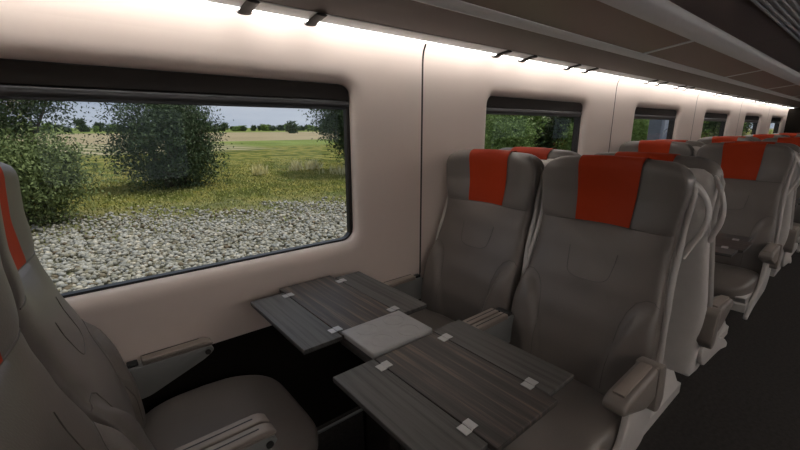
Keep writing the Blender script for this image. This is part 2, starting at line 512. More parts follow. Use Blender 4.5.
def bolster(y, z):
    # raised side cushions low on the backrest
    zb = 0.80 - 2.2 * max(0, 0.235 - abs(y)) ** 1.0 * 0.35 - 5.5 * max(0, 0.19 - abs(y)) ** 1.3
    t = (zb - z) / 0.06
    return 0.026 * smooth(t) * smooth((abs(y) - 0.085) / 0.09)
def xmid(z): return lerp_tab(XF, z) + lerp_tab(HDT, z)
def x_front(y, z, o=0.0, ztop=ZTOP):
    s = min(1, abs(y) / hw_at(z, ztop))
    h = hd_at(z, ztop, o)
    nx = NX + 2.5 * smooth((z - .95) / .1)
    x = xmid(z) - h * (1 - s ** nx) ** (1 / nx)
    x += 0.030 * (1 - smooth(s / .8)) * smooth((z - .93) / .1) * min(1, h / .05)
    x -= lerp_tab([(0.95, 0.006), (1.06, 0.016), (1.24, 0.016)], z) * s ** 2.5 * smooth((ZTOP - z) / .03 + .3)
    x -= bolster(y, z)
    if 0.985 < z < 1.015: x += 0.0025 * (1 - abs(z - 1.0) / .015)
    return x
def x_back(y, z, o=0.0, ztop=ZTOP):
    s = min(1, abs(y) / hw_at(z, ztop))
    return xmid(z) + hd_at(z, ztop, o) * (1 - s ** NX) ** (1 / NX)
def top_arch(y, z): return 0.012 * (1 - min(1, abs(y) / .25) ** 2) * smooth((z - 1.08) / .15)

def back_geo(z0, z1, nrow, o=0.0):
    NN = 120; V = []; F = []; zs = []
    for i in range(nrow + 1):
        t = i / nrow
        if z1 >= ZTOP: z = z0 + (z1 - z0) * math.sin(t * PI / 2) ** 1.0 if False else z0 + (z1 - z0) * (t if t < .8 else .8 + .2 * math.sin((t - .8) / .2 * PI / 2))
        else: z = z0 + (z1 - z0) * t
        zs.append(min(z, ZTOP - 1e-5))
    for z in zs:
        w = hw_at(z)
        for k in range(NN):
            a = 2 * PI * k / NN
            y = w * math.copysign(abs(math.cos(a)) ** (2 / NX), math.cos(a))
            x = x_back(y, z) if math.sin(a) > 1e-9 else x_front(y, z)
            V.append((x, y, z + top_arch(y, z)))
    for i in range(nrow):
        for k in range(NN):
            a, b = i * NN + k, i * NN + (k + 1) % NN
            F.append((a, b, b + NN, a + NN))
    F.append(tuple(range(NN))[::-1]); F.append(tuple(nrow * NN + k for k in range(NN)))
    return V, F

def stripe_geo():
    o = 0.0035; path = []      # (z, front?)
    zt = ZTOP + o
    for i in range(15): path.append((1.002 + (1.20 - 1.002) * i / 14, -1))
    for i in range(1, 9): path.append((1.20 + (zt - 1.20) * math.sin(i / 8 * PI / 2), -1))
    for i in range(7, -1, -1): path.append((1.20 + (zt - 1.20) * math.sin(i / 8 * PI / 2), 1))
    for i in range(5): path.append((1.18 - .02 * i, 1))
    V = []; F = []; n = 14
    for (z, sd) in path:
        hwid = 0.096 + 0.014 * (z - 1.0) / .24
        zz = min(z, zt - 1e-5)
        for k in range(n + 1):
            y = -hwid + 2 * hwid * k / n
            x = x_front(y, zz, o, zt) if sd < 0 else x_back(y, zz, o, zt)
            V.append((x, y, z + top_arch(y, z)))
    for i in range(len(path) - 1):
        for k in range(n):
            a = i * (n + 1) + k; F.append((a, a + 1, a + n + 2, a + n + 1))
    return V, F

def seam_geo():
    g = []
    def on(pts, r=0.0012):
        path = [(x_front(y, z) - 0.0002, y, z + top_arch(y, z)) for y, z in pts]
        g.append(tube_geo(path, r, 6))
    on([(-.225 + .45 * i / 30, 1.0) for i in range(31)], .002)
    # lumbar pocket seam (U)
    u = []
    for i in range(25):
        a = PI + PI * i / 24
        cy, sy = math.cos(a), math.sin(a)
        u.append((0.078 * math.copysign(abs(cy) ** .6, cy), 0.85 + 0.045 * math.copysign(abs(sy) ** .7, sy)))
    u = [(-.086, .91), (-.083, .875)] + u[1:-1] + [(.083, .875), (.086, .91)]
    on(u)
    for s in (-1, 1):
        c = [(s * .243, .775), (s * .228, .790), (s * .205, .792), (s * .178, .775), (s * .158, .74), (s * .146, .69), (s * .139, .62), (s * .135, .54), (s * .133, .47)]
        dense = []
        for a, b in zip(c, c[1:]):
            for k in range(4): dense.append((a[0] + (b[0] - a[0]) * k / 4, a[1] + (b[1] - a[1]) * k / 4))
        on(dense + [c[-1]])
    return merge(g)

def cushion_geo():
    # plan: superellipse block, front edge rounded; local x from -.345 (front) to .10
    V = []; F = []; NN = 64; rows = 22
    cx, hx_, hy_ = -0.125, 0.235, 0.252
    for i in range(rows + 1):
        ph = -PI / 2 + PI * i / rows
        cz = abs(math.cos(ph)) ** .38; sz = math.copysign(abs(math.sin(ph)) ** .55, math.sin(ph))
        for k in range(NN):
            a = 2 * PI * k / NN
            c, s = math.cos(a), math.sin(a)
            X = math.copysign(abs(c) ** .52, c); Y = math.copysign(abs(s) ** .42, s)
            x = cx + hx_ * X * cz; y = hy_ * (1 - .06 * max(0, -X)) * Y * cz
            z = 0.405 + 0.065 * sz
            if sz > 0:
                u_ = abs(y) / hy_
                z += 0.012 * u_ ** 3 * cz - 0.016 * max(0, (x + .02) / .15) * sz
                z -= 0.030 * smooth((-.17 - x) / .2) * sz
            V.append((x, y, z))
    for i in range(rows):
        for k in range(NN):
            a, b = i * NN + k, i * NN + (k + 1) % NN
            F.append((a, b, b + NN, a + NN))
    F.append(tuple(range(NN))[::-1]); F.append(tuple(rows * NN + k for k in range(NN)))
    return V, F

def shell_geo(deep):
    """hard back shell: rings behind the cushion, a little wider and lower at the top"""
    V = []; F = []; NN = 48; rows = 40
    zt = 1.205
    for i in range(rows + 1):
        t = i / rows
        z = 0.34 + (zt - 0.34) * (t if t < .8 else .8 + .2 * math.sin((t - .8) / .2 * PI / 2))
        w = lerp_tab([(0.34, .262), (.6, .270), (.9, .252), (1.02, .248), (1.14, .256), (1.24, .252)], z)
        if z > zt - .09: w -= .09 * (1 - math.sqrt(max(0, 1 - ((z - zt + .09) / .09) ** 2)))
        xf = lerp_tab([(0.34, 0.135), (.47, 0.14), (.66, 0.165), (.8, .200), (1.0, .262), (1.24, .290)], z)
        xb = lerp_tab([(0.34, 0.250), (.47, 0.25), (.66, 0.265), (.8, .285), (1.0, .335), (1.12, .355), (1.24, .355)], z)
        if not deep: xb = lerp_tab([(0.34, 0.190), (.47, 0.195), (.66, 0.218), (.8, .252), (1.0, .322), (1.12, .350), (1.24, .355)], z)
        if z > zt - .07:
            q = max(0.03, 1 - ((z - zt + .07) / .07) ** 2) ** .5
            mid = xf * .6 + xb * .4; xf = mid + (xf - mid) * q; xb = mid + (xb - mid) * q
        c_, h_ = (xf + xb) / 2, (xb - xf) / 2
        for k in range(NN):
            a = 2 * PI * k / NN; c, s = math.cos(a), math.sin(a)
            V.append((c_ + h_ * math.copysign(abs(s) ** .6, s), w * math.copysign(abs(c) ** .42, c), z))
    for i in range(rows):
        for k in range(NN):
            a, b = i * NN + k, i * NN + (k + 1) % NN
            F.append((a, b, b + NN, a + NN))
    F.append(tuple(range(NN))[::-1]); F.append(tuple(rows * NN + k for k in range(NN)))
    return V, F

MESH = {}
def cached(key, fn):
    if key not in MESH: MESH[key] = fn()
    return MESH[key]

ARM_Z = 0.61
def arm_side_prof(tip, backx, zt, h0, h1):
    return round_poly([(backx, zt), (tip + .03, zt), (tip, zt - .022), (tip + .03, zt - h0), (backx - .07, zt - h1), (backx, zt - h1 - .01)], [.005, .02, .018, .03, .04, .01], 4)

def make_seat(kind, side, loc, rot, label, group, az=0.61, adx=0.0):
    """local frame: facing -x, origin on the floor; side = local y sign of the aisle"""
    r = empty('train_seat', loc, label, 'seat', group); r.rotation_euler = (0, 0, rot)
    V, F = back_geo(0.40, 1.0, 44)
    link_mesh('backrest', V, F, 'leather', r, angle=60)
    V, F = back_geo(1.0, ZTOP, 26)
    h = link_mesh('headrest', V, F, 'head', r, angle=60)
    V, F = stripe_geo()
    o = link_mesh('headrest_cover', V, F, 'orange', h, angle=60); o['label'] = 'orange leather stripe over the headrest'
    V, F = seam_geo(); link_mesh('seam', V, F, 'stitch', r)
    V, F = cushion_geo(); link_mesh('seat_cushion', V, F, 'leather', r, angle=60)
    V, F = shell_geo(side > 0); link_mesh('back_shell', V, F, 'shell', r, angle=60)
    # edge bead where cushion meets the shell
    for s in (-1, 1):
        pth = []
        for i in range(30):
            z = 0.50 + (1.19 - .50) * i / 29
            pth.append((lerp_tab([(.47, .136), (.66, .160), (.8, .194), (1.0, .256), (1.24, .282)], z) + .004, s * (min(lerp_tab([(0.34, .262), (.6, .270), (.9, .252), (1.02, .248), (1.14, .256), (1.24, .245)], z), .27) - (0.03 * smooth((z - 1.15) / .05))), z))
        V, F = tube_geo(pth, lambda t: (.009, .004), 8, flat=(0, 1, 0)); link_mesh('edge_trim', V, F, 'shell', r)
    # pan under the cushion
    bm = bmesh.new()
    prism_bm(bm, round_poly([(-.335, .385), (.16, .385), (.18, .30), (.05, .28), (-.28, .335)], .02, 4), 'y', -.248, .248, bev=.008)
    bm_link('seat_pan', bm, 'shell', r)
    # pedestal foot
    def foot(y0, y1):
        bm = bmesh.new()
        fx, gx = (-.33, .02) if side < 0 else (-.19, .37)
        if kind == 'window': fx = -.05; gx = .34
        lv = [(0.0, fx, gx, 0), (0.055, fx, gx, 0), (0.075, fx + .03, gx - .03, .012), (0.24, fx + .10, gx - .10, .05), (0.34, fx + .10, gx - .10, .06)]
        prev = None
        for (z, xa, xb, ins) in lv:
            cur = [bm.verts.new(p) for p in ((xa, y0 + ins, z), (xb, y0 + ins, z), (xb, y1 - ins, z), (xa, y1 - ins, z))]
            if prev:
                for q in range(4): bm.faces.new((prev[q], prev[(q + 1) % 4], cur[(q + 1) % 4], cur[q]))
            else: bm.faces.new(cur)
            prev = cur
        bm.faces.new(prev)
        bm_link('pedestal_foot', bm, 'shell' if kind == 'aisle' else 'shell_dark', r, angle=25)
    s = side
    a, b = sorted((s * .15, s * -.15)) if kind == 'aisle' else sorted((s * .10, s * -.15))
    foot(a, b)
    if kind == 'aisle':
        # outer side frame: comes down from the arm and sweeps forward under the cushion
        pts = round_poly([(-.055, .58), (.03, .60), (.14, .56), (.16, .40), (.10, .33), (-.06, .315), (-.20, .300), (-.335, .262), (-.345, .285), (-.25, .345), (-.13, .385), (-.075, .43), (-.06, .50)], [.01, .01, .02, .03, .05, .05, .05, .008, .008, .05, .05, .04, .03], 4)
        bm = bmesh.new(); a, b = sorted((s * .254, s * .274)); prism_bm(bm, pts, 'y', a, b, bev=.006); bm_link('side_frame', bm, 'shell', r)
        # aisle armrest
        y0, y1 = sorted((s * .243, s * .306))
        pts = round_poly([(.07, az), (-.150, az - .012), (-.178, az - .03), (-.172, az - .052), (-.13, az - .066), (0.0, az - .115), (.075, az - .105), (.10, az - .05)],
                         [.02, .02, .015, .015, .03, .05, .03, .03], 5)
        bm = bmesh.new(); prism_bm(bm, pts, 'y', y0, y1, bev=.012, seg=3); a = bm_link('armrest', bm, 'arm', r); a.location.x = adx
        bm = bmesh.new()
        prism_bm(bm, [(-.145, az - .013), (.045, az - .002), (.045, az + .006), (-.145, az - .006)], 'y', y0 + .016, y1 - .014, bev=.003)
        bm_link('arm_pad', bm, 'pad', a)
        bm = bmesh.new(); prism_bm(bm, round_poly([(.05, az + .004), (.11, az - .006), (.13, az - .13), (.10, az - .165), (.06, az - .15)], .014, 3), 'y', y0 - .004, y1 + .002, bev=.005)
        bm_link('arm_hinge', bm, 'arm', a)
        # hand grip on the shoulder of the shell
        P = [Vector((.300, s * .232, 1.170)), Vector((.325, s * .252, 1.150)), Vector((.342, s * .276, 1.105)), Vector((.340, s * .286, 1.055)),
             Vector((.322, s * .280, 1.01)), Vector((.298, s * .264, .965)), Vector((.280, s * .250, .925))]
        path = []
        for i in range(len(P) - 1):
            p0, p1, p2, p3 = P[max(i - 1, 0)], P[i], P[i + 1], P[min(i + 2, len(P) - 1)]
            for k in range(5):
                t = k / 5
                path.append(.5 * ((2 * p1) + (p2 - p0) * t + (2 * p0 - 5 * p1 + 4 * p2 - p3) * t * t + (3 * p1 - p0 - 3 * p2 + p3) * t ** 3))
        path.append(P[-1])
        V, F = tube_geo(path, lambda t: (.013, .0085), 12, flat=(0.7, 0, 0.7)); link_mesh('grab_handle', V, F, 'shell', r)
        # middle armrest on the other side
        arm_y = -s * .268
        ms = -s
        a = arm(r, arm_y - .044, arm_y + .044, two=True, button_side=s)
    else:
        yw = -s * (.268)
        arm(r, yw - .025 if s < 0 else yw - .025, yw + .025, two=False, button_side=s)
    return r

def arm(r, y0, y1, two, button_side):
    zt = ARM_Z
    tip, bx = -.180, .085
    pts = round_poly([(bx, zt - .010), (tip + .03, zt - .010), (tip, zt - .030), (tip + .035, zt - .056), (-.03, zt - .100), (.035, zt - .125), (bx, zt - .125)],
                     [.005, .02, .018, .03, .04, .02, .01], 4)
    bm = bmesh.new(); prism_bm(bm, pts, 'y', y0 + .003, y1 - .003, bev=.004); a = bm_link('armrest', bm, 'plate', r)
    w = (y1 - y0)
    spans = [(y0 + .002, y0 + w / 2 - .003), (y0 + w / 2 + .003, y1 - .002)] if two else [(y0 + .003, y1 - .003)]
    for (u0, u1) in spans:
        bm = bmesh.new()
        prism_bm(bm, round_poly([(bx - .045, zt - .012), (tip + .012, zt - .014), (tip + .006, zt - .006), (tip + .028, zt + .008), (bx - .045, zt + .008)], [.002, .004, .01, .02, .004], 4), 'y', u0, u1, bev=.0045, seg=3)
        p = bm_link('arm_pad', bm, 'pad', a)
        bm = bmesh.new(); m_ = (u0 + u1) / 2
        q = m_ - .013 * button_side if not two else m_
        box(bm, tip + .045, bx - .05, q - .0016, q + .0016, zt + .0076, zt + .009)
        bm_link('groove', bm, 'black', p)
    bm = bmesh.new(); box(bm, bx - .035, bx - .005, y0 + .012, y1 - .012, zt - .010, zt + .003, bev=.003)
    bm_link('pivot_slot', bm, 'black', a)
    # round button near the tip
    yb = y1 - .002 if button_side > 0 else y0 + .002
    bm = bmesh.new()
    mt = Matrix.Translation((tip + .028, yb, zt - .033)) @ Matrix.Rotation(PI / 2, 4, 'X')
    bmesh.ops.create_cone(bm, cap_ends=True, segments=20, radius1=.0095, radius2=.0095, depth=.006, matrix=mt)
    bm_link('button', bm, 'black', a)
    return a

YA, YWN = 0.620, 1.148
FX = 1.220                         # origin of seats that face the camera
BX = 0.131
ord_ = ['nearest', 'second', 'third', 'fourth', 'fifth']
fa = make_seat('aisle', -1, (FX, YA, 0), 0, 'large grey leather seat with orange stripe, nearest on the aisle beyond the table', 'aisle seats facing the camera', az=.650, adx=-.025)
fw = make_seat('window', -1, (FX, YWN, 0), 0, 'grey leather window seat with orange stripe, behind the nearest table by the wall', 'window seats facing the camera')
bw = make_seat('window', 1, (BX, YWN, 0), PI, 'grey seat cut off by left photo edge, turned towards the table', 'seats facing away from the camera')
baP = make_seat('aisle', 1, (BX + PITCH - .03, YA, 0), PI, 'grey shell back of aisle seat directly behind the nearest orange striped seat', 'seats facing away from the camera', az=.63, adx=.10)
# middle armrest of the pair at the left edge belongs to its own aisle seat
b0 = copy_thing(baP, (BX, YA, 0), 'left aisle seat beside the camera, only its inner armrest in view at bottom left', 'seats facing away from the camera')
for c in b0.children:
    if c.name.split('.')[0] in ('backrest', 'headrest', 'seam', 'back_shell', 'edge_trim', 'grab_handle'): c.scale.z = 1.03
for k in range(1, 5):
    copy_thing(fa, (FX + PITCH * k, YA, 0), '%s aisle seat from the camera with orange stripe facing the viewer' % ord_[k], 'aisle seats facing the camera')
    copy_thing(fw, (FX + PITCH * k, YWN, 0), '%s window seat from the camera with orange stripe facing the viewer' % ord_[k], 'window seats facing the camera')
for k in range(1, 6):
    copy_thing(bw, (BX + PITCH * k, YWN, 0), 'window seat seen from behind, back to back with the %s window seat facing the viewer' % ord_[k - 1], 'seats facing away from the camera')
    if k > 1:
        copy_thing(baP, (BX + PITCH * k - .03, YA, 0), 'aisle seat seen from behind, back to back with the %s aisle seat facing the viewer' % ord_[k - 1], 'seats facing away from the camera')

# ------------------------------------------------------------------ table
TX, TZ = 0.663, 0.74
def make_table(loc, label):
    r = empty('folding_table', loc, label, 'table', 'tables between facing seats')
    th = 0.011
    def slab(name, x0, x1, y0, y1, z1, m, par, edge=True):
        bm = bmesh.new(); box(bm, x0, x1, y0, y1, z1 - th, z1, bev=.0015, seg=1)
        o = bm_link(name, bm, m, par)
        bm = bmesh.new(); box(bm, x0 + .0015, x1 - .0015, y0 + .0015, y1 - .0015, z1 - th - .004, z1 - th + .0005)
        bm_link('edge_strip', bm, 'edge', o)
        return o
    def hinge(x, y, z, par):
        bm = bmesh.new()
        for s in (-1, 1):
            box(bm, x + s * .0115 - .0090, x + s * .0115 + .0090, y - .014 + s * .0015, y + .014 + s * .0015, z, z + .0022, bev=.0008, seg=1)
        mt = Matrix.Translation((x, y, z + .001)) @ Matrix.Rotation(PI / 2, 4, 'X')
        bmesh.ops.create_cone(bm, cap_ends=True, segments=10, radius1=.0026, radius2=.0026, depth=.026, matrix=mt)
        bm_link('hinge', bm, 'hinge', par)
    # aisle half, then window half (local y = world y)
    for (m0, m1, l0, l1) in ((.376, .777, .396, .777), (.932, 1.395, .932, 1.345)):
        t = slab('tabletop', -.108, .114, m0, m1, TZ, 'wood', r)
        slab('folding_leaf', -.236, -.111, l0, l1, TZ, 'wood_leaf', r)
        slab('folding_leaf', .117, .234, l0 + (.004 if m0 < .5 else .0), l1 + (.008 if m0 < .5 else .015), TZ, 'wood_leaf', r)
        for y in ((l0 + .055, m1 - .045) if m0 < .5 else (m0 + .045, l1 - .035)):
            hinge(-.1095, y, TZ, r); hinge(.1155, y, TZ, r)
    bm = bmesh.new(); box(bm, -.106, .116, .784, .947, TZ - .010, TZ + .009, bev=.004, seg=3)
    t = bm_link('centre_tile', bm, 'tile', r); t['label'] = 'pale grey square tile between the two table halves'
    g = []
    for (cx, cy) in ((-.045, .825), (.052, .822), (-.042, .905), (.058, .902)):
        g.append(tube_geo([(cx + .033 * math.cos(a), cy + .033 * math.sin(a), TZ + .0088) for a in [2 * PI * k / 28 for k in range(29)]], .0010, 6))
    V, F = merge(g); link_mesh('cup_ring', V, F, 'tile', t)
    bm = bmesh.new(); box(bm, -.09, .10, .72, .99, TZ - .06, TZ - .012, bev=.01)
    box(bm, -.10, -.0, .44, 1.30, TZ - .030, TZ - .0145, bev=.004); box(bm, .02, .11, .44, 1.30, TZ - .030, TZ - .0145, bev=.004)
    bm_link('support_frame', bm, 'shell_dark', r)
    bm = bmesh.new(); prism_bm(bm, round_poly([(-.05, .0), (.06, .0), (.045, .60), (.07, TZ - .055), (-.06, TZ - .055), (-.035, .60)], .01, 3), 'y', .80, .93, bev=.01)
    bm_link('pedestal', bm, 'lower', r)
    return r
t0 = make_table((TX, 0, 0), 'nearest dark wood folding table with pale square tile in its middle')
for c in bw.children:
    if c.name.split('.')[0] in ('backrest', 'headrest', 'seam', 'back_shell', 'edge_trim'): c.scale.z = 1.03
for k in range(1, 5):
    copy_thing(t0, (TX + PITCH * k, 0, 0), '%s dark folding table from the camera, between facing seats' % ord_[k])

# ------------------------------------------------------------------ outside
GZ = CAM_Z - 1.9          # ground level
def ground_mat():
    m = bpy.data.materials.new('meadow_and_fields'); m.use_nodes = True
    nt = m.node_tree; b = nt.nodes['Principled BSDF']; L = nt.links.new
    b.inputs['Roughness'].default_value = 0.95; b.inputs['Specular IOR Level'].default_value = 0.1
    geo = nt.nodes.new('ShaderNodeNewGeometry'); sx = nt.nodes.new('ShaderNodeSeparateXYZ'); L(geo.outputs['Position'], sx.inputs[0])
    def nz(scale, stretch=(1, 1, 1), det=5):
        mp = nt.nodes.new('ShaderNodeMapping'); mp.inputs['Scale'].default_value = stretch
        n = nt.nodes.new('ShaderNodeTexNoise'); n.inputs['Scale'].default_value = scale; n.inputs['Detail'].default_value = det
        L(geo.outputs['Position'], mp.inputs[0]); L(mp.outputs[0], n.inputs['Vector']); return n.outputs['Fac']
    def ramp(src, stops):
        r = nt.nodes.new('ShaderNodeValToRGB'); e = r.color_ramp.elements
        e[0].position, e[0].color = stops[0][0], (*stops[0][1], 1); e[1].position, e[1].color = stops[-1][0], (*stops[-1][1], 1)
        for p, c in stops[1:-1]:
            q = e.new(p); q.color = (*c, 1)
        L(src, r.inputs[0]); return r.outputs[0]
    def math_(op, a, b_=None, c=None):
        n = nt.nodes.new('ShaderNodeMath'); n.operation = op
        for i, v in enumerate((a, b_, c)):
            if v is None: continue
            if isinstance(v, (int, float)): n.inputs[i].default_value = v
            else: L(v, n.inputs[i])
        return n.outputs[0]
    def mapr(v, a, b_, c=0, d=1):
        n = nt.nodes.new('ShaderNodeMapRange'); L(v, n.inputs[0])
        for i, q in enumerate((a, b_, c, d)): n.inputs[i + 1].default_value = q
        return n.outputs[0]
    def mix(f, a, b_):
        n = nt.nodes.new('ShaderNodeMix'); n.data_type = 'RGBA'; L(f, n.inputs[0]); L(a, n.inputs[6]); L(b_, n.inputs[7]); return n.outputs[2]
    Y = sx.outputs['Y']; X = sx.outputs['X']
    grass = ramp(nz(1.2, (1, .45, 1), 8), [(0.30, (0.06, 0.072, 0.014)), (0.45, (0.14, 0.155, 0.028)), (0.56, (0.29, 0.25, 0.065)), (0.66, (0.12, 0.15, 0.03))])
    far = ramp(nz(.25, (1, .4, 1), 5), [(0.35, (0.15, 0.19, 0.045)), (0.65, (0.24, 0.29, 0.075))])
    tan = ramp(nz(.2, (.3, 1, 1)), [(0.3, (0.34, 0.27, 0.16)), (0.7, (0.44, 0.36, 0.22))])
    stripe_src = math_('SINE', math_('MULTIPLY', math_('ADD', X, math_('MULTIPLY', Y, 0.35)), 2.6))
    stripes = ramp(mapr(stripe_src, -1, 1), [(0.35, (0.19, 0.19, 0.08)), (0.65, (0.42, 0.36, 0.22))])
    wob = math_('MULTIPLY', math_('SUBTRACT', nz(.8), 0.5), 5.0)
    Yw = math_('ADD', Y, wob)
    c = mix(mapr(Yw, 38, 44), grass, far)
    leftm = mapr(X, 16.0, 13.0)
    c = mix(math_('MULTIPLY', mapr(Yw, 34, 37), leftm), c, stripes)
    c = mix(mapr(math_('ADD', Y, math_('MULTIPLY', leftm, 0)), 57, 60), c, tan)
    c = mix(mapr(Y, 140, 170), c, far)
    # thin gravelly soil next to the ballast
    soil = ramp(nz(14, (1, 1, 1), 8), [(0.35, (0.10, 0.11, 0.04)), (0.6, (0.32, 0.29, 0.21))])
    near = math_('ADD', math_('ADD', Y, math_('MULTIPLY', X, .30)), math_('MULTIPLY', math_('SUBTRACT', nz(1.5), 0.5), 4.5))
    c = mix(mapr(near, 9.0, 13.0), soil, c)
    L(c, b.inputs['Base Color'])
    bp = nt.nodes.new('ShaderNodeBump'); bp.inputs['Strength'].default_value = 0.8; bp.inputs['Distance'].default_value = 0.05
    L(nz(9, (1, 1, 1), 6), bp.inputs['Height']); L(bp.outputs[0], b.inputs['Normal'])
    return m
M['ground'] = ground_mat()
V = []; F = []
xs = [-300, -60, -20, -5] + [0 + 2 * i for i in range(20)] + [60, 120, 300, 700]; ys = [1.7, 4, 7, 9, 11, 13, 16, 20, 30, 45, 70, 120, 200, 400, 900]
for y in ys:
    for x in xs: V.append((x, y, GZ - .02))
for j in range(len(ys) - 1):
    for i in range(len(xs) - 1):
        a = j * len(xs) + i; F.append((a, a + 1, a + len(xs) + 1, a + len(xs)))
g = link_mesh('ground', V, F, 'ground'); struct(g)

rng = np.random.default_rng(7)
ICO = None
def ico():
    bm = bmesh.new(); bmesh.ops.create_icosphere(bm, subdivisions=1, radius=1)
    v = np.array([q.co[:] for q in bm.verts]); f = np.array([[w.index for w in q.verts] for q in bm.faces]); bm.free(); return v, f
def gravel():
    iv, if_ = ico(); nv = len(iv)
    N = 40000
    # dense on the visible strip, thinning out into the grass
    x = rng.uniform(-1.6, 9.5, N); y = rng.uniform(4.6, 12.6, N)
    keep = (x < y * 1.02 + .2) & (x > y * -0.10 - .3) & (rng.random(N) < np.clip((11.1 - .30 * x - y + .5 * np.sin(x * 1.7) + .4 * np.sin(x * 4.1 + y * 3)) / 3.2, 0, 1))
    x, y = x[keep], y[keep]; N = len(x)
    r = rng.uniform(.020, .050, N)
    V = np.empty((N, nv, 3)); 
    sc = rng.uniform(.65, 1.15, (N, 1, 3)); sc[:, :, 2] *= .75
    jit = 1 + rng.uniform(-.18, .18, (N, nv, 1))
    ang = rng.uniform(0, 2 * PI, N); ca, sa = np.cos(ang)[:, None], np.sin(ang)[:, None]
    P = iv[None] * jit * sc * r[:, None, None]
    V[:, :, 0] = P[:, :, 0] * ca - P[:, :, 1] * sa + x[:, None]
    V[:, :, 1] = P[:, :, 0] * sa + P[:, :, 1] * ca + y[:, None]
    V[:, :, 2] = P[:, :, 2] + (GZ + rng.uniform(-.005, .035, N))[:, None]
    Fc = (if_[None] + (np.arange(N) * nv)[:, None, None]).reshape(-1, 3)
    me = bpy.data.meshes.new('gravel')
    me.vertices.add(N * nv); me.vertices.foreach_set('co', V.reshape(-1).astype(np.float32))
    me.loops.add(len(Fc) * 3); me.loops.foreach_set('vertex_index', Fc.reshape(-1).astype(np.int32))
    me.polygons.add(len(Fc)); me.polygons.foreach_set('loop_start', np.arange(0, len(Fc) * 3, 3, dtype=np.int32))
    me.update(calc_edges=True)
    tone = np.clip(rng.normal(.5, .26, N), 0, 1)
    o = link('gravel', me, 'stone', None, False, tones=np.repeat(tone, len(if_)))
    o['kind'] = 'stuff'; tag(o, 'grey and cream ballast stones along the track outside the big window', 'gravel')
gravel()

def quads_mesh(name, ctr, u, v, tones, material, parent=None):
    """ctr,u,v: (N,3) ; one leaf-shaped rhombus each"""
    N = len(ctr)
    V = np.stack([ctr - v, ctr + u - v * .1, ctr + v, ctr - u - v * .1], 1).reshape(-1, 3)
    me = bpy.data.meshes.new(name)
    me.vertices.add(4 * N); me.vertices.foreach_set('co', V.reshape(-1).astype(np.float32))
    me.loops.add(4 * N); me.loops.foreach_set('vertex_index', np.arange(4 * N, dtype=np.int32))
    me.polygons.add(N); me.polygons.foreach_set('loop_start', np.arange(0, 4 * N, 4, dtype=np.int32))
    me.update(calc_edges=True)
    return link(name, me, material, parent, False, tones=tones)

def foliage(rx, ry, rz, cz, nclump, per, size, seed, low=0.0, clump_r=.45):
    R = np.random.default_rng(seed)
    d = R.normal(size=(nclump, 3)); d /= np.linalg.norm(d, axis=1)[:, None]
    rad = R.uniform(.45, 1.0, nclump) ** .6
    c = d * rad[:, None] * np.array([rx, ry, rz]) * (1 + .12 * R.normal(size=(nclump, 1)))
    c[:, 2] += cz
    c[:, 2] = np.where(c[:, 2] < low, low + R.uniform(0, .4, nclump), c[:, 2])
    e = R.normal(size=(nclump, per, 3)) * clump_r * np.array([1, 1, .7]) * R.uniform(.6, 1.2, (nclump, 1, 1))
    P = (c[:, None] + e).reshape(-1, 3)
    P[:, 2] = np.maximum(P[:, 2], .05)
    N = len(P)
    a = R.normal(size=(N, 3)); a /= np.linalg.norm(a, axis=1)[:, None]
    b = np.cross(a, R.normal(size=(N, 3))); b /= np.linalg.norm(b, axis=1)[:, None]
    s = size * R.uniform(.6, 1.3, N)
    tone = np.clip(R.uniform(0, 1, N) * .6 + np.repeat(R.uniform(0, .4, nclump), per), 0, 1)
    return P, a * (s * .42)[:, None], b * s[:, None], tone, c

def tree(name, loc, label, cat, mats, dims, n, size, seed, group=None, low=0.2, clump_r=.45, trunk_r=.09):
    r = empty(name, loc, label, cat, group)
    P, u, v, t, c = foliage(*dims, *n, size, seed, low, clump_r)
    quads_mesh('foliage', P, u, v, t, mats, r)
    R = random.Random(seed); g = []
    for k in range(9):
        tgt = Vector(c[R.randrange(len(c))])
        base = Vector((R.uniform(-.25, .25), R.uniform(-.25, .25), 0))
        midp = base.lerp(tgt, .5) + Vector((R.uniform(-.2, .2), R.uniform(-.2, .2), R.uniform(0, .3)))
        path = [base, base.lerp(midp, .5) + Vector((0, 0, .12)), midp, midp.lerp(tgt, .5), tgt]
        g.append(tube_geo(path, lambda q: trunk_r * (1 - .85 * q), 6))
    V, F = merge(g); link_mesh('branch', V, F, 'bark', r)
    return r

tree('bush', (2.65, 14.9, GZ), 'big round dark green bush in the middle of the big window', 'bush', 'leaf_dark', (1.25, 1.4, 1.6, 1.5), (150, 240), .05, 11, clump_r=.33)
tree('tree', (-1.5, 15.4, GZ), 'dark green tree behind the paler bush at left of big window', 'tree', 'leaf_dark', (1.95, 1.9, 2.1, 3.5), (170, 240), .052, 12, low=.8, clump_r=.36)
tree('bush', (-1.05, 10.7, GZ), 'pale green leafy bush at left of big window by the gravel', 'bush', 'leaf_light', (1.3, 1.0, .95, .95), (110, 280), .042, 13, clump_r=.26, low=.1)
tree('tree', (9.9, 14.4, GZ), 'dark tree at right edge of the big window', 'tree', 'leaf_dark', (1.9, 1.8, 2.1, 2.6), (260, 200), .055, 14, low=.3, clump_r=.33)

